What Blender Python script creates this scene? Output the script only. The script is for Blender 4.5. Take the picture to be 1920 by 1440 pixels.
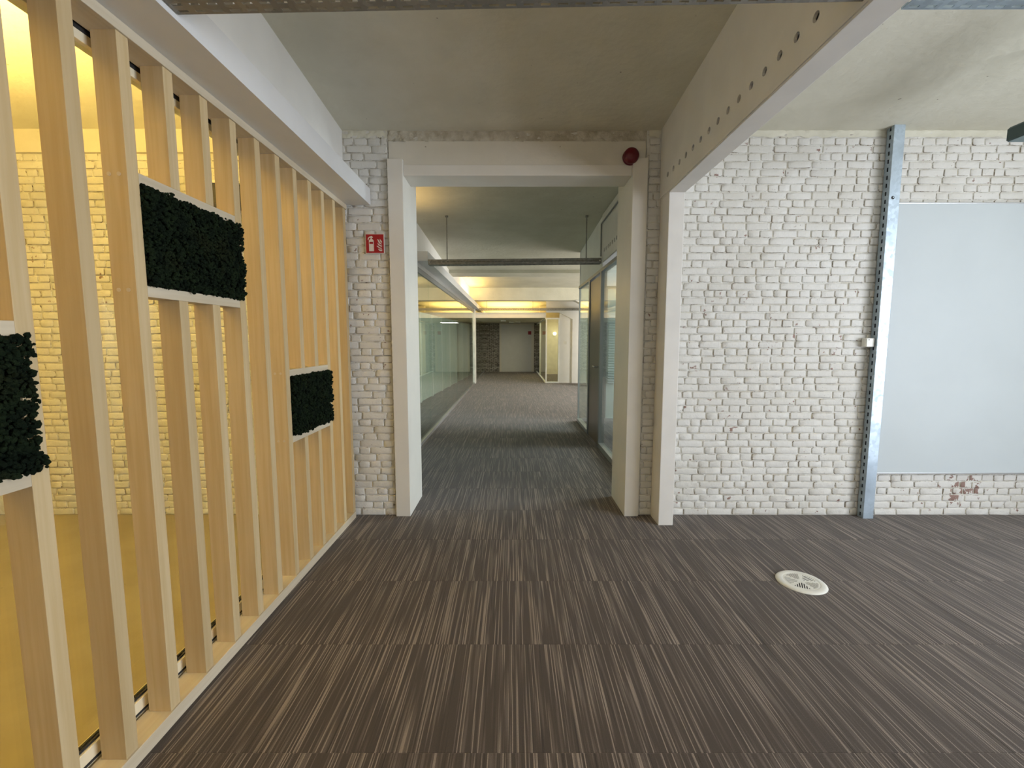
import bpy, bmesh, math, random
from mathutils import Vector, Matrix, noise as mnoise
R = math.radians
random.seed(7)
for o in list(bpy.data.objects): bpy.data.objects.remove(o, do_unlink=True)
S = bpy.context.scene
COL = S.collection

# ------------------------------------------------------------------ camera
F = 830.0
cam = bpy.data.cameras.new('camera'); cam.lens = 36 * F / 1920; cam.sensor_width = 36
cam.clip_start = 0.05; cam.clip_end = 100
co = bpy.data.objects.new('camera', cam); COL.objects.link(co)
co.location = (0, 0, 1.30); co.rotation_euler = (R(90) - math.atan(82 / F), 0, 0)
S.camera = co
# ------------------------------------------------------------------ world, lights, exposure
W = bpy.data.worlds.new('world'); S.world = W; W.use_nodes = True
bg = W.node_tree.nodes['Background']; bg.inputs[0].default_value = (0.62, 0.78, 1, 1); bg.inputs[1].default_value = 1.0
S.view_settings.view_transform = 'Standard'; S.view_settings.look = 'None'
S.view_settings.exposure = 0.0; S.view_settings.gamma = 1.0; S.view_settings.use_curve_mapping = False

def area(name, loc, rot, sx, sy, power, color):
    l = bpy.data.lights.new(name, 'AREA'); l.shape = 'RECTANGLE'; l.size = sx; l.size_y = sy
    l.energy = power; l.color = color
    o = bpy.data.objects.new(name, l); COL.objects.link(o); o.location = loc; o.rotation_euler = rot
    return o
DAY = (0.86, 0.91, 1.0); WARM = (1.0, 0.62, 0.18)
FACE_NX = (0, R(90), 0)            # shines towards -X
WX = 4.82
for yy, pw in ((-1.5, 115), (0.5, 135)):
    area('window_daylight', (WX, yy, 1.3), FACE_NX, 2.0, 1.7, pw, DAY)
area('window_daylight', (WX, 5.2, 1.3), FACE_NX, 2.0, 1.7, 150, DAY)
for yy in (8.4, 10.4):
    area('window_daylight', (WX, yy, 1.3), FACE_NX, 2.0, 1.7, 125, (1, .95, .88))
# warm uplights of the room behind the slat screen
area('warm_light', (-2.5, 0.2, 2.30), (R(180), 0, 0), 2.0, 0.15, 86, WARM)
area('warm_light', (-2.5, 1.9, 2.30), (R(180), 0, 0), 2.0, 0.15, 86, WARM)
# warm lamps along the corridor, with added fill lights among them
area('warm_light', (-1.08, 11.2, 2.40), (R(180), R(-15), 0), 0.15, 1.8, 18, (1, .66, .20))
area('warm_light', (-2.9, 10.4, 2.20), (R(180), 0, 0), 0.3, 2.4, 40, (1, .72, .32))
area('warm_light', (-0.2, 13.0, 2.34), (R(180), 0, 0), 1.9, 0.12, 10, (1, .66, .20))
area('warm_light', (-0.1, 12.85, 2.36), (R(55), 0, 0), 1.8, 0.08, 4.5, (1, .58, .12))  # added fill aimed at the fascia to tint it orange, no fixture here
area('warm_light', (1.9, 15.5, 2.2), (0, 0, 0), 0.8, 1.4, 40, (1, .80, .45))
area('warm_light', (-0.2, 16.9, 2.10), (R(180), 0, 0), 1.8, 2.2, 75, (1, .70, .24))  # added fill, out of sight above the end ceiling, brightens the far ceiling
area('ceiling_fitting_light', (0.0, 16.2, 1.93), (0, 0, 0), 0.6, 0.6, 9, (1, .95, .85))
area('warm_light', (-1.04, 4.35, 2.34), (R(180), R(-10), 0), 0.12, 1.2, 2.6, (1, .62, .18))
# warm fill added to tint the near bay, unseen above and behind camera
area('warm_light', (0.0, -0.6, 2.45), (R(180), 0, 0), 1.4, 0.3, 22, (1, .74, .34))

# ------------------------------------------------------------------ material helpers
def mat(name, color=(.8, .8, .8), rough=.6, metal=0.0, spec=.5):
    m = bpy.data.materials.new(name); m.use_nodes = True
    b = m.node_tree.nodes['Principled BSDF']
    b.inputs['Base Color'].default_value = (*color, 1); b.inputs['Roughness'].default_value = rough
    b.inputs['Metallic'].default_value = metal; b.inputs['Specular IOR Level'].default_value = spec
    return m, m.node_tree, b
def nd(t, typ, **kw):
    n = t.nodes.new(typ)
    for k, v in kw.items(): setattr(n, k, v)
    return n
def val(t, sock, v):
    if hasattr(v, 'is_output') or isinstance(v, bpy.types.NodeSocket): t.links.new(v, sock)
    else: sock.default_value = v
def math_(t, op, a, b=0.0, c=None, clamp=False):
    n = nd(t, 'ShaderNodeMath', operation=op, use_clamp=clamp)
    val(t, n.inputs[0], a); val(t, n.inputs[1], b)
    if c is not None: val(t, n.inputs[2], c)
    return n.outputs[0]
def pos(t): return nd(t, 'ShaderNodeNewGeometry').outputs['Position']
def noise(t, vec, scale, detail=2, rough=.5):
    n = nd(t, 'ShaderNodeTexNoise'); t.links.new(vec, n.inputs['Vector'])
    n.inputs['Scale'].default_value = scale; n.inputs['Detail'].default_value = detail; n.inputs['Roughness'].default_value = rough
    return n.outputs['Fac']
def step(t, v, lo, hi):
    n = nd(t, 'ShaderNodeMapRange', interpolation_type='SMOOTHSTEP'); t.links.new(v, n.inputs[0])
    n.inputs[1].default_value = lo; n.inputs[2].default_value = hi
    return n.outputs[0]
def mixc(t, f, a, b):
    n = nd(t, 'ShaderNodeMix', data_type='RGBA'); val(t, n.inputs[0], f)
    for i, c in ((6, a), (7, b)):
        if isinstance(c, tuple): n.inputs[i].default_value = (*c, 1)
        else: t.links.new(c, n.inputs[i])
    return n.outputs[2]
def bump(t, b, h, strength=.5, dist=.003):
    n = nd(t, 'ShaderNodeBump'); n.inputs['Strength'].default_value = strength; n.inputs['Distance'].default_value = dist
    t.links.new(h, n.inputs['Height']); t.links.new(n.outputs[0], b.inputs['Normal'])
def scaled(t, vec, s):
    n = nd(t, 'ShaderNodeVectorMath', operation='MULTIPLY'); t.links.new(vec, n.inputs[0]); n.inputs[1].default_value = s
    return n.outputs[0]
def sep(t, v):
    n = nd(t, 'ShaderNodeSeparateXYZ'); t.links.new(v, n.inputs[0]); return n.outputs
def comb(t, x, y, z):
    n = nd(t, 'ShaderNodeCombineXYZ')
    for i, v in enumerate((x, y, z)): val(t, n.inputs[i], v)
    return n.outputs[0]

def brick_paint(name, base, base2, dirt, amount):
    """painted brick: worn white paint with chips to brown-red clay"""
    m, t, b = mat(name, rough=.55, spec=.35)
    p = pos(t)
    c = mixc(t, step(t, noise(t, p, 3.0, 3), .35, .7), base, base2)
    px, py, pz = sep(t, p)
    # larger worn patch low on the wall below the whiteboard, its own ragged shape
    dx = math_(t, 'DIVIDE', math_(t, 'SUBTRACT', px, 3.35), .22)
    dz = math_(t, 'DIVIDE', math_(t, 'SUBTRACT', pz, .20), .15)
    d2 = math_(t, 'ADD', math_(t, 'MULTIPLY', dx, dx), math_(t, 'MULTIPLY', dz, dz))
    patch = math_(t, 'MULTIPLY', math_(t, 'SUBTRACT', 1.0, d2, clamp=True), .17)
    low = math_(t, 'MULTIPLY', step(t, pz, .30, 0.0), .02)
    n1 = math_(t, 'ADD', math_(t, 'ADD', noise(t, p, 17, 4, .6), patch), low)
    c = mixc(t, math_(t, 'MULTIPLY', step(t, n1, .675 - amount, .71 - amount), .85), c, (.20, .085, .055))
    n2 = noise(t, p, 55, 3, .65)
    c = mixc(t, math_(t, 'MULTIPLY', step(t, n2, .69 - amount, .74 - amount), .75), c, dirt)
    t.links.new(c, b.inputs['Base Color'])
    h = math_(t, 'ADD', noise(t, p, 38, 3), math_(t, 'MULTIPLY', noise(t, p, 150, 2), .35))
    bump(t, b, h, .55, .006)
    return m
BRICK = brick_paint('painted_brick', (.70, .685, .64), (.64, .62, .565), (.13, .10, .07), 0.0)
def mortar_mat():
    m, t, b = mat('painted_mortar', rough=.7, spec=.3)
    p = pos(t)
    c = mixc(t, step(t, noise(t, p, 9, 4, .6), .40, .62), (.68, .665, .615), (.55, .52, .45))
    c = mixc(t, math_(t, 'MULTIPLY', step(t, noise(t, scaled(t, p, (18, 18, 30)), 1, 4, .65), .64, .70), .85), c, (.14, .10, .065))
    t.links.new(c, b.inputs['Base Color'])
    bump(t, b, noise(t, p, 60, 3), .6, .006)
    return m
MORTAR = mortar_mat()
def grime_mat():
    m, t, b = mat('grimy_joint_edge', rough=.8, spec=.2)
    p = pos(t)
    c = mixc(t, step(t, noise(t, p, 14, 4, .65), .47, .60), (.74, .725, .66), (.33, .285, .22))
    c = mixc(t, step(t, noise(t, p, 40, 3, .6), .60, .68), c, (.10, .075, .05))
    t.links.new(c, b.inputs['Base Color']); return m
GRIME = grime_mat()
def plaster(name, c1, c2, sc=2.0, bs=25, bstr=.35, specks=True, rough=.75):
    m, t, b = mat(name, rough=rough, spec=.25)
    p = pos(t)
    c = mixc(t, step(t, noise(t, p, sc, 5, .6), .3, .7), c1, c2)
    if specks:
        c = mixc(t, math_(t, 'MULTIPLY', step(t, noise(t, p, 26, 2, .5), .755, .79), .8), c, (.16, .13, .09))
    t.links.new(c, b.inputs['Base Color'])
    bump(t, b, math_(t, 'ADD', noise(t, p, bs, 4), math_(t, 'MULTIPLY', noise(t, p, 5, 3), 1.2)), bstr, .010)
    return m
CEIL = plaster('painted_concrete', (.70, .675, .56), (.62, .595, .48))
LINTEL = plaster('painted_plaster', (.70, .66, .57), (.64, .60, .50), bstr=.2)
def plain(name, c, rough=.5, metal=0.0, spec=.5, var=.05, sc=6, bstr=.0):
    m, t, b = mat(name, c, rough, metal, spec)
    p = pos(t); k = tuple(max(0, x * (1 - var * 2)) for x in c)
    t.links.new(mixc(t, step(t, noise(t, p, sc, 4), .3, .7), c, k), b.inputs['Base Color'])
    if bstr: bump(t, b, noise(t, p, 120, 2), bstr, .001)
    return m
WHITE = plain('white_paint', (.70, .70, .685), .45, var=.02)
TRIM = plain('cream_lacquer', (.74, .705, .63), .4, var=.02)
BEAM = plain('beam_paint', (.75, .725, .675), .5, var=.03)
WALLW = plain('white_wall', (.82, .81, .77), .6, var=.02)
def wood(name, c1, c2, axis):
    m, t, b = mat(name, rough=.55, spec=.3)
    p = pos(t); s = [55, 55, 55]; s[axis] = 2.2
    n = noise(t, scaled(t, p, tuple(s)), 1, 4, .55)
    oi = nd(t, 'ShaderNodeObjectInfo').outputs['Random']
    c = mixc(t, step(t, n, .3, .72), c1, c2)
    c = mixc(t, math_(t, 'MULTIPLY', step(t, oi, .75, 1.0), .35), c, tuple(x * .72 for x in c2))
    t.links.new(c, b.inputs['Base Color']); bump(t, b, n, .12, .001)
    return m
WOODV = wood('pale_wood_upright', (.60, .465, .265), (.53, .39, .20), 2)
WOODH = wood('pale_wood_level', (.62, .54, .40), (.56, .47, .33), 1)
def steel(name, c, rough):
    m, t, b = mat(name, c, rough, 0.85)
    p = pos(t)
    v = nd(t, 'ShaderNodeTexVoronoi'); v.inputs['Scale'].default_value = 45; t.links.new(p, v.inputs['Vector'])
    g = sep(t, v.outputs['Color'])[0]
    c2 = mixc(t, g, c, tuple(x * .80 for x in c))
    c2 = mixc(t, step(t, noise(t, p, 6, 4), .4, .75), c2, tuple(x * .72 for x in c))
    t.links.new(c2, b.inputs['Base Color'])
    t.links.new(math_(t, 'ADD', math_(t, 'MULTIPLY', g, .15), rough), b.inputs['Roughness'])
    return m
GALV = steel('galvanised_steel', (.50, .59, .66), .42)
TRAY = steel('dull_steel', (.36, .35, .32), .55)
ALU = plain('anodised_aluminium', (.55, .56, .56), .35, .8, var=.03)
DARK = plain('black_rubber', (.02, .018, .016), .7)
MOSSM = None
def moss_mat():
    m, t, b = mat('reindeer_moss', rough=.9, spec=.1)
    p = pos(t)
    c = mixc(t, step(t, noise(t, p, 22, 4), .35, .7), (.004, .008, .004), (.010, .018, .007))
    c = mixc(t, step(t, noise(t, p, 7, 2), .55, .75), c, (.012, .016, .006))
    t.links.new(c, b.inputs['Base Color']); bump(t, b, noise(t, p, 260, 3), .8, .003)
    return m
MOSSM = moss_mat()
def glass_mat(name, tint=(.93, .98, .96), refl=1.0):
    m = bpy.data.materials.new(name); m.use_nodes = True; t = m.node_tree
    for n in list(t.nodes): t.nodes.remove(n)
    out = nd(t, 'ShaderNodeOutputMaterial')
    tr = nd(t, 'ShaderNodeBsdfTransparent'); tr.inputs[0].default_value = (*tint, 1)
    gl = nd(t, 'ShaderNodeBsdfGlossy'); gl.inputs[0].default_value = (1, 1, 1, 1); gl.inputs['Roughness'].default_value = .01
    lw = nd(t, 'ShaderNodeLayerWeight'); lw.inputs[0].default_value = .5      # Schlick, same from both faces
    k = math_(t, 'ADD', math_(t, 'MULTIPLY', math_(t, 'POWER', lw.outputs['Facing'], 5.0), .90), .03)
    mx = nd(t, 'ShaderNodeMixShader')
    t.links.new(math_(t, 'MULTIPLY', k, refl), mx.inputs[0])
    t.links.new(tr.outputs[0], mx.inputs[1]); t.links.new(gl.outputs[0], mx.inputs[2]); t.links.new(mx.outputs[0], out.inputs[0])
    return m
GLASS = glass_mat('clear_glass')
def carpet_mat():
    m, t, b = mat('striped_carpet', rough=.95, spec=.12)
    x, y, z = sep(t, pos(t))
    ty = math_(t, 'FLOOR', math_(t, 'DIVIDE', math_(t, 'SUBTRACT', y, .274), .503))
    tx = math_(t, 'FLOOR', math_(t, 'DIVIDE', math_(t, 'SUBTRACT', x, .08), .503))
    wn = nd(t, 'ShaderNodeTexWhiteNoise', noise_dimensions='2D'); t.links.new(comb(t, tx, ty, 0.0), wn.inputs['Vector'])
    off = math_(t, 'MULTIPLY', wn.outputs['Value'], 37.0)
    # yarn rows of 4 mm
    row = math_(t, 'FLOOR', math_(t, 'DIVIDE', x, .0037))
    fine = noise(t, comb(t, math_(t, 'MULTIPLY', row, 7.31), math_(t, 'MULTIPLY', y, 1.5), off), 1.0, 1, .4)
    broad = noise(t, comb(t, math_(t, 'MULTIPLY', x, 70), math_(t, 'MULTIPLY', y, 2.2), off), 1.0, 2, .5)
    light = math_(t, 'ADD', math_(t, 'MULTIPLY', step(t, fine, .54, .67), .92),
                  math_(t, 'MULTIPLY', step(t, broad, .50, .70), .30), clamp=True)
    fib = noise(t, pos(t), 600, 2)
    c = mixc(t, light, (.086, .067, .054), (.37, .305, .255))
    c = mixc(t, math_(t, 'MULTIPLY', step(t, noise(t, comb(t, math_(t, 'MULTIPLY', row, 3.1), math_(t, 'MULTIPLY', y, 1.3), off), 1, 1), .6, .75), .6), c, (.032, .024, .019))
    c = mixc(t, math_(t, 'MULTIPLY', step(t, fib, .42, .66), .6), c, (.018, .015, .013))
    c = mixc(t, math_(t, 'MULTIPLY', math_(t, 'SUBTRACT', wn.outputs['Value'], .0), .12), c, (.10, .085, .075))
    t.links.new(c, b.inputs['Base Color'])
    b.inputs['Sheen Weight'].default_value = .22; b.inputs['Sheen Roughness'].default_value = .45
    bump(t, b, math_(t, 'ADD', fib, math_(t, 'MULTIPLY', light, .5)), .5, .002)
    return m
CARPET = carpet_mat()
BEIGEFLOOR = plaster('beige_floor', (.34, .29, .20), (.29, .24, .16), bstr=.15)
FROST = plain('frosted_panel', (.52, .60, .54), .5, var=.04)
SEAMW = plain('pale_joint', (.90, .92, .88), .5)
BROWN = plain('taupe_door', (.17, .125, .09), .32, var=.04)
GREYFR = plain('grey_frame', (.24, .25, .25), .4, .4, var=.03)
BOARD = plain('whiteboard_enamel', (.58, .63, .64), .4, spec=.10, var=.02, sc=2)
RED = plain('signal_red', (.36, .006, .010), .45)
MAROON = plain('dark_red_plastic', (.13, .004, .010), .35)
SIGNW = plain('sign_white', (.74, .66, .60), .5)
PLASTIC = plain('off_white_plastic', (.78, .77, .70), .4)
BOXDARK = plain('dark_plastic', (.03, .026, .02), .5)
def farbrick():
    m, t, b = mat('worn_grey_brick', rough=.8)
    p = pos(t)
    br = nd(t, 'ShaderNodeTexBrick')
    x, y, z = sep(t, p); t.links.new(comb(t, x, z, 0.0), br.inputs['Vector'])
    br.inputs['Scale'].default_value = 1.0; br.inputs['Brick Width'].default_value = .17; br.inputs['Row Height'].default_value = .052
    br.inputs['Mortar Size'].default_value = .008
    br.inputs['Color1'].default_value = (.55, .53, .48, 1); br.inputs['Color2'].default_value = (.36, .33, .29, 1); br.inputs['Mortar'].default_value = (.10, .09, .08, 1)
    c = mixc(t, math_(t, 'MULTIPLY', step(t, noise(t, p, 9, 4, .6), .46, .66), .7), br.outputs['Color'], (.07, .06, .055))
    t.links.new(c, b.inputs['Base Color']); bump(t, b, noise(t, p, 20, 3), .5, .01)
    return m
FARBRICK = farbrick()

# ------------------------------------------------------------------ geometry helpers
class MB:
    def __init__(s): s.v = []; s.f = []
    def add(s, vs, fs):
        o = len(s.v); s.v += [tuple(v) for v in vs]; s.f += [tuple(i + o for i in f) for f in fs]; return s
    def box(s, x0, x1, y0, y1, z0, z1):
        vs = [(x, y, z) for x in (x0, x1) for y in (y0, y1) for z in (z0, z1)]
        return s.add(vs, [(0, 1, 3, 2), (4, 6, 7, 5), (0, 4, 5, 1), (2, 3, 7, 6), (0, 2, 6, 4), (1, 5, 7, 3)])
    def bar(s, p, q, r, n=10):
        p = Vector(p); q = Vector(q); d = (q - p).normalized()
        a = d.orthogonal().normalized(); b = d.cross(a)
        ring = [(math.cos(2 * math.pi * i / n), math.sin(2 * math.pi * i / n)) for i in range(n)]
        vs = [p + (a * c + b * k) * r for c, k in ring] + [q + (a * c + b * k) * r for c, k in ring]
        fs = [(i, (i + 1) % n, n + (i + 1) % n, n + i) for i in range(n)] + [tuple(range(n))[::-1], tuple(range(n, 2 * n))]
        return s.add(vs, fs)
    def prism(s, poly, fn0, fn1):
        n = len(poly); vs = [fn0(*p) for p in poly] + [fn1(*p) for p in poly]
        fs = [(i, (i + 1) % n, n + (i + 1) % n, n + i) for i in range(n)] + [tuple(range(n))[::-1], tuple(range(n, 2 * n))]
        return s.add(vs, fs)
    def lathe(s, prof, c, n=32):
        vs = []; fs = []
        for r, z in prof:
            for i in range(n):
                a = 2 * math.pi * i / n; vs.append((c[0] + r * math.cos(a), c[1] + r * math.sin(a), c[2] + z))
        for k in range(len(prof) - 1):
            for i in range(n): fs.append((k * n + i, k * n + (i + 1) % n, (k + 1) * n + (i + 1) % n, (k + 1) * n + i))
        return s.add(vs, fs)
    def build(s, name, m, parent=None, smooth=False, bevel=0.0, solid=0.0):
        me = bpy.data.meshes.new(name); o = bpy.data.objects.new(name, me); COL.objects.link(o)
        if parent is None:
            xs = [v[0] for v in s.v]; ys = [v[1] for v in s.v]; zs = [v[2] for v in s.v]
            org = Vector(((min(xs) + max(xs)) / 2, (min(ys) + max(ys)) / 2, min(zs)))
            o.location = org
        else:
            org = base_of(parent); o.parent = parent
        me.from_pydata([Vector(v) - org for v in s.v], [], s.f); me.update()
        bm = bmesh.new(); bm.from_mesh(me); bmesh.ops.recalc_face_normals(bm, faces=bm.faces)
        if bevel: bmesh.ops.bevel(bm, geom=[e for e in bm.edges if e.calc_face_angle(0) > .6], offset=bevel, segments=2, profile=.6, affect='EDGES', clamp_overlap=True)
        bm.to_mesh(me); bm.free()
        me.materials.append(m)
        if smooth:
            for p in me.polygons: p.use_smooth = True
        if solid:
            md = o.modifiers.new('thickness', 'SOLIDIFY'); md.thickness = solid; md.offset = 0
        return o
def base_of(o):
    p = Vector(o.location)
    while o.parent: o = o.parent; p += o.location
    return p
def box(name, m, b, parent=None, bevel=.0): return MB().box(*b).build(name, m, parent, bevel=bevel)
def empty(name, loc=(0, 0, 0)):
    o = bpy.data.objects.new(name, None); COL.objects.link(o); o.location = loc; o.empty_display_size = .1; return o
def tag(o, label, cat, group=None):
    o['label'] = label; o['category'] = cat
    if group: o['group'] = group
    return o
def struct(o): o['kind'] = 'structure'; return o

def plate(mb, o, du, dv, nu, nv, slot):
    """rectangular sheet: o corner, du/dv cell vectors, nu x nv cells, slot=(fu,fv,round) hole in each cell"""
    o = Vector(o); du = Vector(du); dv = Vector(dv)
    fu, fv, rnd = slot
    for i in range(nu):
        for j in range(nv):
            c = o + du * i + dv * j
            if rnd:
                n = 16; vs = []; fs = []
                for k in range(n):
                    a = 2 * math.pi * (k + .5) / n; x, y = math.cos(a), math.sin(a)
                    mxy = max(abs(x), abs(y))
                    vs.append(c + du * (.5 + .5 * x / mxy) + dv * (.5 + .5 * y / mxy))
                    vs.append(c + du * (.5 + fu * .5 * x) + dv * (.5 + fv * .5 * y))
                for k in range(n): fs.append((2 * k, 2 * ((k + 1) % n), 2 * ((k + 1) % n) + 1, 2 * k + 1))
                corners = [c, c + du, c + du + dv, c + dv]
                base = len(vs); vs += corners
                for q, (k0, k1) in enumerate(((9, 10), (13, 14), (1, 2), (5, 6))): pass
                mb.add(vs[:base], fs)
                # corner triangles
                for k in range(n):
                    a0 = vs[2 * k]; a1 = vs[2 * ((k + 1) % n)]
                    for cc in corners:
                        e0 = cc - a0; e1 = cc - a1
                        if e0.length < du.length * .45 + dv.length * .45 and abs(e0.normalized().dot(du.normalized())) > .999 and abs(e1.normalized().dot(dv.normalized())) > .999 or \
                           e0.length < du.length * .45 + dv.length * .45 and abs(e0.normalized().dot(dv.normalized())) > .999 and abs(e1.normalized().dot(du.normalized())) > .999:
                            mb.add([a0, cc, a1], [(0, 1, 2)])
            else:
                P = lambda u, v: c + du * u + dv * v
                a, b_ = .5 - fu / 2, .5 + fu / 2; d, e = .5 - fv / 2, .5 + fv / 2
                vs = [P(0, 0), P(1, 0), P(1, 1), P(0, 1), P(a, d), P(b_, d), P(b_, e), P(a, e)]
                mb.add(vs, [(0, 1, 5, 4), (1, 2, 6, 5), (2, 3, 7, 6), (3, 0, 4, 7)])
    return mb

# ================================================================== THE SETTING
WY = 3.20            # front of the brick wall
XL, XR = -4.2, 4.8   # outer walls
YB, YE = -4.4, 18.34
# ---- floor
fb = MB().box(-1.25, XR, YB, WY, -.08, -.0007); fb.box(XL, XR, WY, YE, -.08, -.0007)
floor = struct(fb.build('floor', CARPET))
warmfloor = struct(box('floor_left_room', BEIGEFLOOR, (XL, -1.25, YB, WY, -.08, 0.004)))
T = .503
tile = MB()
g = .0001; e = .0010
tile.v = [(g, g, -.006), (T - g, g, -.006), (T - g, T - g, -.006), (g, T - g, -.006),
          (g, g, -.0006), (T - g, g, -.0006), (T - g, T - g, -.0006), (g, T - g, -.0006),
          (g + e, g + e, 0), (T - g - e, g + e, 0), (T - g - e, T - g - e, 0), (g + e, T - g - e, 0)]
tile.f = [(8, 9, 10, 11)] + [(i, (i + 1) % 4, 4 + (i + 1) % 4, 4 + i) for i in range(4)] + [(4 + i, 4 + (i + 1) % 4, 8 + (i + 1) % 4, 8 + i) for i in range(4)]
t0 = tile.build('carpet_tile', CARPET, floor)
tmesh = t0.data; off0 = base_of(floor)
spots = []
for iy in range(0, 37):
    for ix in range(-5, 11):
        x0 = .08 + ix * T; y0 = .274 + iy * T
        if y0 + T < .9 or y0 > 18.2: continue
        if y0 < WY and (x0 < -1.5 or x0 > 4.2): continue
        if y0 >= WY and (x0 < -1.5 or x0 > 1.3): continue
        if y0 < 1.2 and x0 > 3: continue
        spots.append((y0, x0))
spots.sort()
bpy.data.objects.remove(t0)
for y0, x0 in spots[:300]:
    o = bpy.data.objects.new('carpet_tile', tmesh); COL.objects.link(o); o.parent = floor
    # tile mesh was shifted by the floor origin when built
    o.location = (x0, y0, 0)
# ---- ceiling
def slab(name, pts, x0, x1, th=.2, m=CEIL):
    mb = MB(); up = max(z for y, z in pts) + th
    poly = list(pts) + [(pts[-1][0], up), (pts[0][0], up)]
    mb.prism(poly, lambda y, z: (x0, y, z), lambda y, z: (x1, y, z))
    return struct(mb.build(name, m))
slab('ceiling', [(YB - .2, 2.86), (-.8, 3.075), (WY + .24, 2.715)], XL - .2, XR + .2)
slab('ceiling_corridor', [(WY + .24, 2.715), (5.3, 2.755), (8.4, 2.60), (8.4, 2.545), (8.9, 2.545), (8.9, 2.78), (12.4, 2.74), (12.4, 2.40), (12.75, 2.40), (12.75, 2.66), (YE + .2, 2.62)], XL - .2, XR + .2)
# ---- outer walls with window openings
wr = MB(); yy = YB - .2
WINS = [(-2.35, -.65), (-.35, 1.35), (4.35, 6.05), (7.55, 9.25), (9.55, 11.25)]
for a, b in WINS:
    wr.box(XR, XR + .3, yy, a, 0, 3.1); wr.box(XR, XR + .3, a, b, 0, .3); wr.box(XR, XR + .3, a, b, 2.3, 3.1); yy = b
wr.box(XR, XR + .3, yy, YE + .2, 0, 3.1)
struct(wr.build('wall_right', WALLW))
for i, (a, b) in enumerate(WINS):
    w = MB(); x = XR + .16
    w.box(x, x + .05, a, a + .06, .3, 2.3); w.box(x, x + .05, b - .06, b, .3, 2.3); w.box(x, x + .05, a, b, .3, .36); w.box(x, x + .05, a, b, 2.24, 2.3)
    w.box(x, x + .05, (a + b) / 2 - .03, (a + b) / 2 + .03, .36, 2.24)
    struct(w.build('window_%d' % (i + 1), WHITE))
wb = MB().box(XL - .2, XR + .3, YB - .3, YB, 0, 3.2)
struct(wb.build('wall_behind', WALLW))
struct(box('wall_left', WALLW, (XL - .2, XL, YB, YE + .2, 0, 3.1)))
struct(box('wall_left_near', WALLW, (-1.27, -1.17, YB, .42, 0, 2.235)))

# ---- brick wall
COURSE = .0517
def brick_mesh(name, w, h, seed):
    rnd = random.Random(seed)
    US = [-1, -.93, -.3, .35, .93, 1] if w > .1 else [-1, -.87, .1, .87, 1]
    VS = [-1, -.74, .74, 1]
    nx = len(US) - 1; nz = 3; vs = []
    W2, H2 = w / 2, h / 2
    rr = rnd.uniform(.001, .010)
    tilt = rnd.uniform(-.022, .022); tz = rnd.uniform(-.05, .05); sag = [rnd.uniform(-.0022, .0022) for _ in range(4)]
    for j in range(nz + 1):
        for i in range(nx + 1):
            u = US[i]; v = VS[j]
            x = u * (W2 - .0012); z = v * (H2 - .0008)
            if abs(u) == 1 and abs(v) == 1: x -= math.copysign(rr * .6, u); z -= math.copysign(rr * .45, v)
            x += rnd.uniform(-.0020, .0020); z += rnd.uniform(-.0015, .0015) + (sag[0] if v > 0 else sag[1]) * u * .5
            d = -.0034 + rnd.uniform(-.0009, .0009) + x * tilt * .7 + z * tz
            if abs(u) == 1 or abs(v) == 1: d += .0012
            vs.append((x, d, z))
    n0 = len(vs); idx = lambda i, j: j * (nx + 1) + i
    fs = [(idx(i, j), idx(i + 1, j), idx(i + 1, j + 1), idx(i, j + 1)) for j in range(nz) for i in range(nx)]
    ring = [idx(i, 0) for i in range(nx)] + [idx(nx, j) for j in range(nz)] + [idx(nx - i, nz) for i in range(nx)] + [idx(0, nz - j) for j in range(nz)]
    for k in ring:
        x, d, z = vs[k]; vs.append((x + math.copysign(.0024, x) * (abs(x) > W2 * .9), .004, z + math.copysign(.0022, z) * (abs(z) > H2 * .6)))
    m = len(ring)
    for k in range(m): fs.append((ring[(k + 1) % m], ring[k], n0 + k, n0 + (k + 1) % m))
    return vs, fs
SV = [brick_mesh('s', .1620, .0448, 100 + i) for i in range(12)]
HV = [brick_mesh('h', .0765, .0448, 200 + i) for i in range(12)]
def me_of(vf):
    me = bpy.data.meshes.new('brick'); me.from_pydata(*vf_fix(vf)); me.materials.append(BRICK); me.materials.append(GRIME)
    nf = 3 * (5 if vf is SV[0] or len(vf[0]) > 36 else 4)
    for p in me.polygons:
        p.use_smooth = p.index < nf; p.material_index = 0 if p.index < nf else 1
    me.update(); return me
def vf_fix(vf): return vf[0], [], vf[1]
SM = [me_of(v) for v in SV]; HM = [me_of(v) for v in HV]
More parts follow.
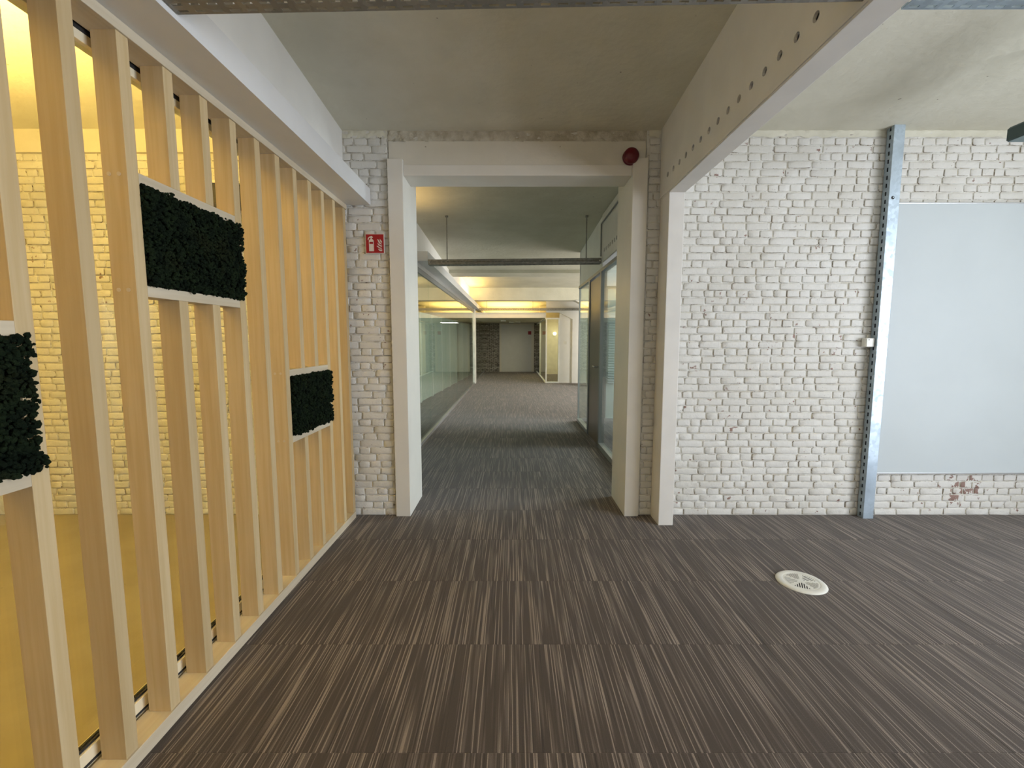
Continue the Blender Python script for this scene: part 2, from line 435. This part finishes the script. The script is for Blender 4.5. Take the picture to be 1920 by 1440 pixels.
def lay(parent, x0, x1, z0, z1, hide=None, limit=300, centre=(1.9, 1.2), seed=1):
    """lay alternating courses of stretchers and headers; the first `limit` are objects, the rest one mesh"""
    rnd = random.Random(seed); items = []
    nrow = int((z1 - z0) / COURSE)
    for r in range(nrow):
        z = z0 + (r + .5) * COURSE
        st = r % 2 == 0; L = .171 if st else .0855
        x = x0 - rnd.uniform(0, .085)
        while x < x1 - .02:
            w = L + rnd.uniform(-.013, .013); s = st
            if rnd.random() < .10: s = not s; w = .171 if s else .0855
            a, b = max(x, x0), min(x + w, x1)
            if b - a > .03: items.append(((a + b) / 2, z + rnd.uniform(-.0022, .0022) + .004 * mnoise.noise(Vector((x * 1.7, r * .35, seed))), b - a, s and b - a > .11, rnd.randrange(12), rnd.uniform(-.012, .012), rnd.uniform(-.0018, .0018)))
            x += w
    items = [i for i in items if not (hide and hide(i[0], i[1]))]
    def key(i): return (not i[3], math.hypot(i[0] - centre[0], i[1] - centre[1]))
    items.sort(key=key)
    org = base_of(parent); rest = MB(); restf = []
    for k, (cx, cz, w, s, v, rot, dy) in enumerate(items):
        sx = (w - .009) / (.1620 if s else .0765)
        if k < limit:
            o = bpy.data.objects.new('brick', (SM if s else HM)[v]); COL.objects.link(o); o.parent = parent
            o.location = Vector((cx, WY + dy, cz)) - org; o.rotation_euler = (0, rot, 0); o.scale = (sx, 1, 1)
        else:
            vs, fs = (SV if s else HV)[v]; c, sn = math.cos(rot), math.sin(rot)
            rest.add([(cx + sx * x * c + z * sn, WY + dy + y, cz - x * sn + z * c) for x, y, z in vs], fs)
            restf += [(i, 15 if len(vs) > 36 else 12) for i in range(len(fs))]
    if rest.v:
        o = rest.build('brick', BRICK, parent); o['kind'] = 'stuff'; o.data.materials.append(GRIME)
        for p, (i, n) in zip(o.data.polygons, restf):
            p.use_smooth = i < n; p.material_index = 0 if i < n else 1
TOPB = 2.70
# main back wall, right of the doorway and above it
w = MB().box(.93, XR, WY + .002, WY + .24, 0, 2.76); w.box(-.86, .93, WY + .012, WY + .24, 2.50, 2.76)
wall_back = struct(w.build('wall_back', MORTAR))
def hidden_by_board(x, z): return x > 2.72 and .36 < z < 2.20 and x > 2.72
lay(wall_back, .945, 4.79, 0, TOPB, hide=lambda x, z: hidden_by_board(x, z) or (2.60 < x < 2.63 and False), centre=(1.9, 1.2), seed=3)
pier = struct(box('wall_back_pier', MORTAR, (-1.30, -.86, WY + .002, WY + .24, 0, 2.76)))
lay(pier, -1.25, -.862, 0, TOPB, centre=(-1, 1.3), seed=5)
wl = struct(box('wall_back_left', MORTAR, (XL, -1.30, WY + .002, WY + .24, 0, 2.76)))
lay(wl, -3.75, -1.25, 0, 2.585, centre=(-2.3, 1.2), seed=9)
struct(box('trim_1', LINTEL, (XL, -1.25, WY - .02, WY + .05, 2.585, 2.76)))
# plaster lintel and crumbling edge under the ceiling
def rough_band(name, x0, x1, z0, z1, y, amp, m, parent=None, nx=140, nz=6, seed=0):
    mb = MB(); vs = []
    for j in range(nz + 1):
        for i in range(nx + 1):
            x = x0 + (x1 - x0) * i / nx; z = z0 + (z1 - z0) * j / nz
            n = mnoise.noise(Vector((x * 22 + seed, z * 34, 0))) + .6 * mnoise.noise(Vector((x * 60, z * 70, seed)))
            zz = z + (.010 * mnoise.noise(Vector((x * 16, seed, 3))) if j == 0 else 0)
            vs.append((x, y + amp * n, zz))
    fs = [(j * (nx + 1) + i, j * (nx + 1) + i + 1, (j + 1) * (nx + 1) + i + 1, (j + 1) * (nx + 1) + i) for j in range(nz) for i in range(nx)]
    mb.add(vs, fs); return mb.build(name, m, parent, smooth=True)
box('plaster_lintel', LINTEL, (-.855, .925, WY + .002, WY + .03, 2.47, 2.668), wall_back, .004)
ROUGH = plaster('crumbling_plaster', (.60, .56, .46), (.42, .37, .28), sc=14, bs=45, bstr=.8)
rough_band('crumbling_edge', -.86, .945, 2.662, 2.735, WY + .006, .012, ROUGH, wall_back, seed=2)
rough_band('crumbling_edge', .945, 4.79, 2.692, 2.745, WY - .001, .006, CEIL, wall_back, nx=200, seed=5)
rough_band('crumbling_edge', -1.25, -.86, 2.685, 2.735, WY - .001, .009, CEIL, pier, nx=60, seed=8)
# ---- door lining of the passage
door1 = struct(empty('door_1', (.04, 3.38, 0)))
box('jamb', TRIM, (-.858, -.752, WY - .03, WY + .40, 0, 2.54), door1, .004)
box('jamb', TRIM, (.832, .935, WY - .03, WY + .40, 0, 2.545), door1, .004)
box('lintel', TRIM, (-.752, .832, WY - .004, WY + .22, 2.436, 2.508), door1, .003)

# ---- left boxed soffit and the wall above it, both bays
struct(box('trim_2', WHITE, (-1.30, -.985, YB, WY - .012, 2.235, 2.345)))
struct(box('wall_left_upper', WALLW, (-1.30, -1.17, YB, WY, 2.345, 3.05)))
struct(box('trim_3', WHITE, (-1.30, -.985, 5.30, YE, 2.225, 2.335)))
struct(box('wall_left_upper_corridor', WALLW, (-1.30, -1.17, WY + .24, 12.4, 2.335, 2.76)))

# ---- perforated beam on its post, right
def hollow_beam(name, x0, x1, y0, y1, zb, zt, pitch, hz, hd, m, label):
    r = empty(name, ((x0 + x1) / 2, (y0 + y1) / 2, zb)); tag(r, label, 'beam', 'perforated beams')
    n = int(round((y1 - y0 - .1) / pitch)); a = y1 - .1 - n * pitch
    mb = MB(); c = .05
    plate(mb, (x0, a, hz - c / 2), (0, pitch, 0), (0, 0, c), n, 1, (hd / pitch, hd / c, True))
    q = lambda ya, yb, za, zb_: mb.add([(x0, ya, za), (x0, yb, za), (x0, yb, zb_), (x0, ya, zb_)], [(0, 1, 2, 3)])
    q(y0, y1, zb, hz - c / 2); q(y0, y1, hz + c / 2, zt); q(y0, a, hz - c / 2, hz + c / 2); q(a + n * pitch, y1, hz - c / 2, hz + c / 2)
    mb.build('side_plate', m, r, solid=.012)
    box('bottom_plate', m, (x0, x1, y0, y1, zb - .008, zb + .004), r, .002)
    box('side_plate', m, (x1 - .008, x1, y0, y1, zb, zt), r)
    box('end_plate', m, (x0, x1, y1 - .008, y1, zb, zt), r)
    return r
hollow_beam('perforated_beam', 1.032, 1.137, YB, WY - .012, 2.275, 3.06, .102, 2.387, .034, BEAM, 'long cream beam with a row of round holes crossing the near ceiling')
pst = MB().box(1.032, 1.135, 3.011, WY - .012, 0, 2.267).build('square_post', BEAM, bevel=.004)
tag(pst, 'square painted post standing under the perforated beam by the brick wall', 'post')
hollow_beam('perforated_beam', 1.05, 1.15, WY + .25, 5.28, 2.20, 2.74, .1, 2.318, .046, BEAM, 'short cream beam with holes seen through the doorway above the glass')

# ================================================================== SLAT SCREEN
scr = tag(empty('slat_screen', (-1.20, 1.9, 0)), 'tall pale wooden slat screen along the left side with moss panels in it', 'screen')
XF, XK = -1.155, -1.230
box('bottom_plate', WOODH, (XK - .012, XF + .006, .42, WY - .045, 0, .048), scr, .002)
box('top_plate', WOODH, (XK - .012, XF + .006, .42, WY - .02, 2.202, 2.235), scr, .002)
Y0, PT, TH = 1.2105, .1737, .042
ys = {k: Y0 + PT * k for k in range(-4, 12)}
ZT, ZB = 2.202, .048
PAN = {'big': (1.472, 1.780, 1, 4), 'low': (.797, 1.113, 6, 9), 'near': (.985, 1.310, -4, -1)}
RT = .035
cut = {}
for z0, z1, a, b in PAN.values():
    for k in range(a + 1, b): cut[k] = (z0 - RT, z1 + RT)
for k, y in ys.items():
    segs = [(ZB, ZT)] if k not in cut else [(ZB, cut[k][0]), (cut[k][1], ZT)]
    for za, zb in segs: box('slat', WOODV, (XK, XF, y, y + TH, za, zb), scr, .0015)
for z0, z1, a, b in PAN.values():
    for za, zb in ((z0 - RT, z0), (z1, z1 + RT)):
        box('rail', WOODH, (XK, XF, ys[a] + TH, ys[b], za, zb), scr, .0015)
        zc = (za + zb) / 2
        for xc in (-1.210, -1.180): MB().bar((xc, ys[a] - .0015, zc), (xc, ys[a] + .002, zc), .006, 12).build('screw_cap', WOODH, scr)
def moss(name, y0, y1, z0, z1, label, seed):
    r = tag(empty(name, (XF, (y0 + y1) / 2, z0)), label, 'moss panel', 'moss panels in slat screen')
    box('backing_board', BOXDARK, (-1.20, -1.175, ys_edge(y0), y1 - .012, z0 + .002, z1 - .002), r)
    rnd = random.Random(seed); mb = MB()
    ico = bmesh.new(); bmesh.ops.create_icosphere(ico, subdivisions=1, radius=1.0)
    IV = [v.co.copy() for v in ico.verts]; IF = [tuple(v.index for v in f.verts) for f in ico.faces]; ico.free()
    n = int((y1 - y0) * (z1 - z0) * 52000)
    for i in range(n):
        s = rnd.uniform(.004, .0095); x = XF - .016 + rnd.random() ** 1.6 * .034
        y = rnd.uniform(y0, y1); z = rnd.uniform(z0, z1)
        edge = mnoise.noise(Vector((y * 30, z * 30, seed)))
        y = y0 + (y - y0) if y > y0 + s else y0 + s * .5
        if rnd.random() < .12: y += rnd.uniform(-.004, .012) * (1 + edge); z += rnd.uniform(-.006, .006)
        q = Matrix.Rotation(rnd.uniform(0, 6.28), 3, Vector((rnd.uniform(-1, 1), rnd.uniform(-1, 1), rnd.uniform(-1, 1))).normalized())
        st = Vector((rnd.uniform(.7, 1.4), rnd.uniform(.6, 1.2), rnd.uniform(.6, 1.2)))
        mb.add([Vector((x, y, z)) + q @ Vector((v.x * st.x, v.y * st.y, v.z * st.z)) * s * rnd.uniform(.8, 1.2) for v in IV], IF)
    o = mb.build('moss', MOSSM, r); o['kind'] = 'stuff'
    return r
def ys_edge(y): return y + .002
moss('moss_panel', ys[1] + TH + .002, ys[4] + .022, 1.474, 1.782, 'large dark green moss panel high in the slat screen, whole in view', 1)
moss('moss_panel', ys[6] + TH + .002, ys[9] + .022, .795, 1.113, 'dark green moss panel low in the slat screen, nearest the brick pier', 2)
moss('moss_panel', ys[-4] + TH + .002, ys[-1] + .020, .985, 1.312, 'dark green moss panel at the left edge, cut off by the frame', 3)

# ---- glass partition behind the slats
gp = tag(empty('glass_partition', (-1.27, 1.8, 0)), 'framed glass partition right behind the wooden slat screen', 'partition')
CREAMRAIL = plain('cream_rail', (.80, .72, .52), .45)
for z0, z1 in ((.0, .096), (2.165, 2.235)):
    box('rail', CREAMRAIL, (-1.292, -1.252, .42, WY - .012, z0, z1), gp, .002)
for x0, x1, z0, z1 in ((-1.281, -1.261, .096, .103), (-1.294, -1.2505, .049, .057), (-1.294, -1.2505, 2.192, 2.218)):
    box('gasket', DARK, (x0, x1, .42, WY - .012, z0, z1), gp)
for a, b in ((.42, 1.80), (1.803, WY - .012)):
    box('pane', GLASS, (-1.275, -1.267, a, b, .103, 2.165), gp)
# dark unit on the wall of the warm room
du = tag(empty('wall_unit', (-1.92, 3.10, 2.2)), 'small dark box with white top mounted in the warm room behind slats', 'wall box')
box('body', BOXDARK, (-2.06, -1.80, 3.02, WY - .012, 2.20, 2.325), du, .004); box('lid', WHITE, (-2.07, -1.79, 3.01, WY - .012, 2.325, 2.34), du, .002)

# ================================================================== RIGHT WALL THINGS
wbd = tag(empty('whiteboard', (3.65, 3.18, .327)), 'large glossy whiteboard hung on the white brick wall at right', 'whiteboard')
box('panel', BOARD, (2.656, 4.55, 3.166, 3.184, .333, 2.240), wbd, .001)
for b in ((2.650, 4.558, 3.162, 3.186, .325, .334), (2.650, 4.558, 3.162, 3.186, 2.239, 2.248), (2.650, 2.659, 3.162, 3.186, .325, 2.248)): box('edge_strip', ALU, b, wbd, .001)
stc = tag(empty('strut_channel', (2.606, 3.15, 0)), 'galvanised slotted steel channel standing against the brick wall beside whiteboard', 'post')
mb = MB(); NS = 52; cz = 2.752 / NS
plate(mb, (2.572, WY - .012, 0), (0, -.056, 0), (0, 0, cz), 1, NS, (.22, .52, False))
mb.build('slotted_side', GALV, stc, solid=.003)
mb = MB(); plate(mb, (2.643, WY - .012, 0), (0, -.056, 0), (0, 0, cz), 1, NS, (.22, .52, False)); mb.build('slotted_side', GALV, stc, solid=.003)
box('front_face', GALV, (2.5705, 2.6445, 3.129, 3.133, 0, 2.752), stc, .001)
box('back_face', BOXDARK, (2.574, 2.641, 3.180, 3.184, 0, 2.752), stc)
MB().bar((2.597, 3.1285, 2.268), (2.597, 3.1335, 2.268), .0115, 16).build('bolt_hole', DARK, stc)
MB().bar((2.600, 3.1275, 2.270), (2.600, 3.1335, 2.270), .004, 10).build('bolt', GALV, stc)
jb = tag(empty('junction_box', (2.537, 3.17, 1.253)), 'small off-white box on the brick wall touching the steel channel', 'wall box')
box('body', PLASTIC, (2.508, 2.566, 3.150, WY - .008, 1.253, 1.315), jb, .003); jl = box('lid', PLASTIC, (2.512, 2.566, 3.147, 3.150, 1.256, 1.312), jb, .001)
MB().bar((2.526, 3.146, 1.303), (2.526, 3.148, 1.303), .0035, 10).build('screw', DARK, jl)
# floor vent
VC = (1.56, 2.272, 0)
fv = tag(empty('floor_vent', VC), 'round white slotted floor outlet set in the grey carpet', 'floor vent')
MB().lathe([(.085, .004), (.0855, .0075), (.090, .0085), (.106, .0085), (.114, .0065), (.120, .002), (.121, 0), (.085, 0)], VC, 48).build('rim', PLASTIC, fv, smooth=True)
MB().lathe([(.0, .0008), (.087, .0008)], VC, 32).build('duct', DARK, fv)
def grille():
    d = MB().lathe([(0.0001, .0062), (.0862, .0062), (.0862, .0078), (0.0001, .0078)], VC, 40)
    o = d.build('grille', PLASTIC, None)
    cuts = MB(); sect = 5
    for s in range(sect):
        a0 = 2 * math.pi * s / sect + .45
        for k in range(-4, 5):
            # slots parallel to the sector's own direction, clipped to the sector
            ca, sa = math.cos(a0), math.sin(a0); off = k * .0105
            run = None; seg = []
            for i in range(0, 60):
                u = .006 + i * .0013; x, y = u, off
                ang = math.atan2(y, x); r = math.hypot(x, y)
                seg.append(abs(ang) < math.pi / sect - .09 - .004 / max(r, .02) and .018 < r < .078)
            ok = [.006 + i * .0013 for i, q in enumerate(seg) if q]
            if len(ok) < 6: continue
            u0, u1 = ok[0], ok[-1]; h = .0026
            rot = lambda u, v: (VC[0] + u * ca - v * sa, VC[1] + u * sa + v * ca)
            cuts.prism([(u0, off - h), (u1, off - h), (u1, off + h), (u0, off + h)], lambda u, v: (*rot(u, v), -.002), lambda u, v: (*rot(u, v), .02))
    c = cuts.build('cutter', DARK, None)
    md = o.modifiers.new('b', 'BOOLEAN'); md.object = c; md.solver = 'EXACT'; md.operation = 'DIFFERENCE'
    bpy.context.view_layer.update()
    me = bpy.data.meshes.new_from_object(o.evaluated_get(bpy.context.evaluated_depsgraph_get()))
    o.modifiers.clear(); o.data = me; bpy.data.objects.remove(c)
    w = Vector(o.location); o.parent = fv; o.location = w - base_of(fv)
    me.materials.clear(); me.materials.append(PLASTIC)
grille()
# ---- fire extinguisher sign
sx0, sx1, sz0, sz1 = -1.026, -.893, 1.905, 2.041
sg = tag(empty('extinguisher_sign', ((sx0 + sx1) / 2, 3.18, sz0)), 'square red sign with white extinguisher and flames on brick pier', 'sign')
box('border', SIGNW, (sx0, sx1, 3.180, 3.186, sz0, sz1), sg, .001)
sgf = box('face', RED, (sx0 + .005, sx1 - .005, 3.1785, 3.181, sz0 + .005, sz1 - .005), sg)
def pict(name, poly, m=SIGNW, y=3.1778):
    # polygon in 18x sign pixels (crop origin 470,340 .. 1130,1020)
    P = [(sx0 + (x - 470) / 660 * (sx1 - sx0), sz1 - (z - 340) / 680 * (sz1 - sz0)) for x, z in poly]
    MB().prism(P, lambda x, z: (x, y, z), lambda x, z: (x, y + .001, z)).build(name, m, sgf)
pict('extinguisher_symbol', [(597, 940), (597, 580), (620, 545), (655, 525), (655, 500), (640, 470), (600, 500), (580, 560), (558, 550), (565, 495), (605, 450), (655, 435), (675, 415), (700, 425), (740, 462), (735, 480), (700, 478), (700, 520), (740, 545), (762, 580), (762, 940)])
pict('extinguisher_band', [(612, 622), (742, 622), (742, 692), (612, 692)], RED, 3.1772)
for fl in ([(888, 525), (930, 545), (965, 600), (985, 650), (1040, 690), (1035, 712), (980, 700), (935, 650), (910, 590)],
           [(975, 515), (1010, 560), (1045, 600), (1045, 655), (1010, 640), (985, 590)],
           [(900, 650), (940, 700), (985, 730), (1045, 745), (1040, 790), (985, 775), (930, 740), (900, 700)],
           [(855, 762), (905, 755), (950, 800), (1000, 820), (1045, 830), (1025, 858), (965, 850), (915, 815)],
           [(900, 850), (945, 875), (1000, 885), (1048, 878), (1045, 935), (1000, 942), (945, 920)]):
    pict('flame_symbol', fl)
# ---- red sounder
bl = tag(empty('fire_alarm_sounder', (.815, 3.15, 2.50)), 'dark red round alarm sounder above the right door jamb', 'alarm')
def ylathe(prof, c, n=28):
    mb = MB().lathe(prof, (0, 0, 0), n); mb.v = [(c[0] + x, c[1] - z, c[2] + y) for x, y, z in mb.v]; return mb
ylathe([(0, 0), (.050, 0), (.054, .01), (.054, .02), (.046, .024)], (.815, WY + .002, 2.555)).build('base', MAROON, bl, smooth=True)
ylathe([(.050, .022), (.053, .035), (.051, .052), (.043, .064), (.028, .071), (0.0001, .073)], (.815, WY + .002, 2.555)).build('dome', MAROON, bl, smooth=True)

# ================================================================== CABLE TRAYS
def tray_x(name, x0, x1, y0, y1, z0, z1, h, label, rods=(), rodtop=2.75, rows=5, m=TRAY):
    """perforated tray running along X, bottom z0 (left) .. z1 (right)"""
    r = tag(empty(name, ((x0 + x1) / 2, (y0 + y1) / 2, min(z0, z1))), label, 'cable tray', 'perforated cable trays')
    nx = max(2, int(round((x1 - x0) / .05))); dx = (x1 - x0) / nx; dz = (z1 - z0) / nx
    mb = MB(); plate(mb, (x0, y0, z0), (dx, 0, dz), (0, (y1 - y0) / rows, 0), nx, rows, (.58, .34, False)); mb.build('perforated_base', m, r, solid=.002)
    for y in (y0, y1):
        mb = MB(); plate(mb, (x0, y, z0), (dx, 0, dz), (0, 0, h), nx, 1, (.55, .22, False)); mb.build('side', m, r, solid=.002)
        mb = MB().add([(x0, y, z0 + h), (x1, y, z1 + h), (x1, y + (.012 if y == y0 else -.012), z1 + h), (x0, y + (.012 if y == y0 else -.012), z0 + h)], [(0, 1, 2, 3)]); mb.build('lip', m, r, solid=.002)
    for x in rods:
        MB().bar((x, (y0 + y1) / 2, z0 + (z1 - z0) * (x - x0) / (x1 - x0)), (x, (y0 + y1) / 2, rodtop), .006, 8).build('threaded_rod', m, r)
        MB().bar((x, (y0 + y1) / 2, rodtop - .012), (x, (y0 + y1) / 2, rodtop + .004), .018, 10).build('washer', m, r)
    return r
tray_x('cable_tray', -.980, 1.026, 1.27, 1.40, 2.252, 2.288, .05, 'perforated steel cable tray crossing the ceiling at the top edge')
tray_x('cable_tray', 1.142, 3.2, 1.27, 1.40, 2.266, 2.270, .05, 'pale perforated cable tray at the top right corner beyond beam', m=GALV)
tray_x('cable_tray', -.98, 1.045, 5.29, 5.40, 2.180, 2.200, .058, 'slotted cable tray hung on two rods seen through the doorway', rods=(-.765, .875), rodtop=2.744, rows=4)
tray_x('cable_tray', -1.16, 2.6, 13.30, 13.40, 2.185, 2.185, .06, 'distant cable tray crossing the yellow lit end of the corridor', rows=2, rods=(-.75, .62), rodtop=2.62)
r = tag(empty('ceiling_channel', (2.76, 1.6, 2.366)), 'dark teal steel channel hanging at the far right edge under ceiling', 'channel')
TEAL = plain('teal_grey_steel', (.055, .085, .08), .45, .3)
MB().prism([(2.66, 2.366), (2.66, 2.425), (2.672, 2.437), (2.86, 2.437), (2.86, 2.366)], lambda x, z: (x, 1.9, z), lambda x, z: (x, 2.5, z)).build('body', TEAL, r, bevel=.002)
box('underside', plain('teal_underside', (.16, .22, .22), .4, .3), (2.668, 2.852, 1.9, 2.5, 2.362, 2.367), r)
for y in (2.0, 2.4): MB().bar((2.76, y, 2.43), (2.76, y, 2.93 - .09 * (y - .9)), .006, 8).build('threaded_rod', TEAL, r)

# ================================================================== CORRIDOR
XG = -1.135
gl = tag(empty('glass_partition', (XG, 9, 0)), 'long frameless glass partition on the left of the corridor', 'partition')
box('bottom_rail', ALU, (XG - .02, XG + .02, WY + .25, YE - .02, 0, .045), gl, .002)
box('top_rail', ALU, (XG - .02, XG + .02, WY + .25, YE - .02, 2.17, 2.225), gl, .002)
box('head_panel', GREYFR, (XG - .012, XG + .012, WY + .25, YE - .02, 2.11, 2.17), gl)
a = WY + .25; k = 0
for b in (4.6, 6.1, 7.6, 9.1, 10.6, 12.0, 13.26): 
    box('pane', GLASS, (XG - .005, XG + .005, a + .003, b - .003, .045, 2.11), gl); a = b
box('post', SEAMW, (XG - .04, XG + .04, 13.26, 13.55, 0, 2.225), gl, .003)
for a, b in ((13.55, 15.1), (15.1, 16.7), (16.7, YE - .02)): box('pane', GLASS, (XG - .005, XG + .005, a + .003, b - .003, .045, 2.11), gl)
# pale partition of tall panels behind the left glass
pw = struct(empty('wall_left_corridor', (-1.9, 9.2, 0)))
fX = lambda y: -1.90 + (y - 9.18) * .0504
yb = [10.28 + 1.07 * k for k in range(-6, 7)]
yb = [y for y in yb if 3.7 < y < 17.5]
for a, b in zip(yb[:-1], yb[1:]):
    mb = MB(); th = .05
    mb.add([(fX(a) , a + .012, 0.02), (fX(b), b - .012, 0.02), (fX(b), b - .012, 1.88), (fX(a), a + .012, 1.88),
            (fX(a) - th, a + .012, 0.02), (fX(b) - th, b - .012, 0.02), (fX(b) - th, b - .012, 1.88), (fX(a) - th, a + .012, 1.88)],
           [(0, 1, 2, 3), (7, 6, 5, 4), (0, 4, 5, 1), (1, 5, 6, 2), (2, 6, 7, 3), (3, 7, 4, 0)])
    mb.build('panel', FROST, pw)
for y in yb: box('joint_strip', SEAMW, (fX(y) - .045, fX(y) + .006, y - .04, y + .04, 0, 1.885), pw)
# right hand side: bulkhead, glass office front, door
XO = 1.065
struct(box('wall_right_upper_corridor', WALLW, (XO, XO + .10, 5.28, 7.04, 2.14, 2.75)))
struct(box('trim_4', WALLW, (XO - .006, XO + .002, 5.28, 7.05, 2.14, 2.27)))
gr = tag(empty('glass_partition', (XO, 5.3, 0)), 'glass office front with grey frame on the right of the corridor', 'partition')
def fbox(y0, y1, z0, z1, n='frame', m=GREYFR, x0=XO - .02, x1=XO + .05): return box(n, m, (x0, x1, y0, y1, z0, z1), gr, .002)
fbox(WY + .25, 7.06, 2.10, 2.14, 'top_rail'); fbox(WY + .25, 5.33, 0, .06, 'bottom_rail', ALU); fbox(6.10, 7.06, 0, .05, 'bottom_rail', ALU)
fbox(5.28, 5.345, .0, 2.10, 'post'); fbox(6.05, 6.12, 0, 2.10, 'post'); fbox(7.035, 7.06, 0, 2.10, 'post', ALU, XO - .012, XO + .012)
box('pane', GLASS, (XO, XO + .01, WY + .25, 5.28, .06, 2.10), gr); box('pane', GLASS, (XO, XO + .01, 6.12, 7.035, .05, 2.10), gr)
box('pane', GLASS, (XO + .012, 1.42, 7.042, 7.052, .05, 2.10), gr)
box('bottom_rail', ALU, (XO + .012, XR, 7.03, 7.065, 0, .05), gr); box('top_rail', GREYFR, (XO + .012, XR, 7.03, 7.065, 2.10, 2.14), gr)
struct(box('wall_office_upper', WALLW, (XO, XR, 7.0, 7.09, 2.14, 2.75)))
box('post', GREYFR, (1.42, 1.50, 7.03, 7.065, .05, 2.10), gr)
box('panel', FROST, (1.50, XR, 7.05, 7.065, .05, 2.10), gr)
dr = struct(empty('door_2', (XO, 5.7, 0)))
leaf = box('leaf', BROWN, (XO - .008, XO + .032, 5.35, 6.045, .006, 2.075), dr, .003)
hd = MB().bar((XO - .008, 5.43, .975), (XO - .055, 5.43, .975), .008, 10); hd.bar((XO - .052, 5.425, .975), (XO - .052, 5.56, .975), .009, 10); hd.build('handle', ALU, leaf)
BLIND = plain('blind_slat', (.62, .70, .68), .5)
bd = tag(empty('venetian_blind', (2.3, 7.02, .75)), 'pale horizontal venetian blind behind the office glass', 'blind')
box('headrail', BLIND, (1.52, 3.6, 7.00, 7.035, 1.66, 1.69), bd)
for k in range(26):
    z = .62 + k * .04
    MB().add([(1.52, 7.005, z), (3.6, 7.005, z), (3.6, 7.035, z + .022), (1.52, 7.035, z + .022)], [(0, 1, 2, 3)]).build('slat', BLIND, bd, solid=.0015)
# conduit along the short beam
cdt = MB().bar((1.033, 5.27, 2.27), (1.033, 5.27, 2.64), .008, 8); cdt.bar((1.033, 5.27, 2.64), (1.033, 3.5, 2.655), .008, 8)
tag(cdt.build('conduit', GREYFR), 'thin grey conduit running round the short beam through the doorway', 'conduit')
# portal frame end and white wall on the far right
pf = struct(empty('wall_far_right', (2.4, 13.5, 0)))
box('panel', WALLW, (1.437, 1.83, 13.52, 13.60, 0, 2.7), pf)
MB().prism([(1.82, 0), (XR, 0), (XR, 2.7), (1.03, 2.7), (1.03, 2.13), (1.42, 2.13), (1.82, 1.93)], lambda x, z: (x, 13.46, z), lambda x, z: (x, 13.52, z)).build('portal', WALLW, pf)
MB().prism([(1.72, 2.41), (2.15, 2.20), (2.15, 0), (2.35, 0), (2.35, 2.41)], lambda x, z: (x, 12.4, z), lambda x, z: (x, 12.75, z)).build('haunch', WALLW, pf)
sw = tag(box('light_switch', PLASTIC, (1.60, 1.67, 13.505, 13.522, 1.18, 1.27), None, .002), 'tiny white switch on the far white wall panel', 'switch')
# far glass office
fg = tag(empty('glass_office', (1.2, 14, 0)), 'small glass-walled room at the far end on the right, warmly lit', 'partition')
for b in ((1.02, 1.437, 13.47, 13.53, 0, .04), (1.02, 1.437, 13.47, 13.53, 1.93, 1.97), (1.02, 1.06, 13.47, 13.53, .04, 1.93), (1.40, 1.437, 13.47, 13.53, .04, 1.93),
          (1.0, 1.05, 13.53, YE - .02, 0, .04), (1.0, 1.05, 13.53, YE - .02, 1.93, 1.97), (1.0, 1.05, 16.1, 16.2, .04, 1.93)): box('frame', SEAMW, b, fg, .002)
box('pane', GLASS, (1.06, 1.40, 13.495, 13.505, .04, 1.93), fg); box('pane', GLASS, (1.02, 1.03, 13.53, 16.1, .04, 1.93), fg); box('pane', GLASS, (1.02, 1.03, 16.2, YE - .02, .04, 1.93), fg)
struct(box('wall_far_office', plain('warm_wall', (.80, .74, .58), .6), (1.05, 3.5, 17.0, 17.1, 0, 2.6)))
globe = tag(MB().lathe([(0.0001, -.07), (.05, -.055), (.075, 0), (.05, .055), (.0001, .07)], (1.62, 16.9, 1.55), 16).build('wall_lamp', None or plain('lamp_glow', (.9, .85, .6), .5), smooth=True), 'small glowing oval wall lamp inside the far glass room', 'lamp')
gm = globe.data.materials[0]; gb = gm.node_tree.nodes['Principled BSDF']; gb.inputs['Emission Color'].default_value = (1, .9, .55, 1); gb.inputs['Emission Strength'].default_value = 2.0
# lowered end ceiling with fascia
struct(box('ceiling_end', CEIL, (-1.13, 1.03, 13.62, YE, 1.99, 2.05)))
struct(box('trim_5', WALLW, (-1.13, 1.03, 13.56, 13.62, 1.975, 2.135)))
for x, y in ((-.30, 15.4), (-.02, 16.6), (.22, 16.4)):
    f = box('ceiling_fitting', PLASTIC, (x - .09, x + .09, y - .09, y + .09, 1.945, 1.992), None, .004)
    tag(f, {-.30: 'square white ceiling fitting nearest in the lowered corridor end', -.02: 'white ceiling fitting, middle of three in lowered corridor end', .22: 'white ceiling fitting, rightmost of three in lowered corridor end'}[x], 'ceiling fitting', 'ceiling fittings at the corridor end')
# end wall with door and red sign
struct(box('wall_far', FARBRICK, (XL, XR, YE, YE + .2, 0, 2.05)))
struct(box('wall_far_upper', WALLW, (XL, XR, YE - .02, YE + .2, 2.05, 2.7)))
d3 = struct(empty('door_3', (.2, YE - .03, 0)))
box('leaf', WHITE, (-.44, .80, YE - .03, YE - .004, 0, 1.93), d3, .002)
for b in ((-.52, -.44, YE - .06, YE - .002, 0, 1.985), (.80, .91, YE - .06, YE - .002, 0, 1.985), (-.44, .80, YE - .06, YE - .002, 1.93, 1.985)): box('casing', TRIM, b, d3, .003)
tag(box('fire_sign', RED, (.66, .79, YE - .040, YE - .0305, 1.53, 1.67), None, .001), 'tiny dark red sign high on the white door at corridor end', 'sign')
bpy.context.view_layer.update()
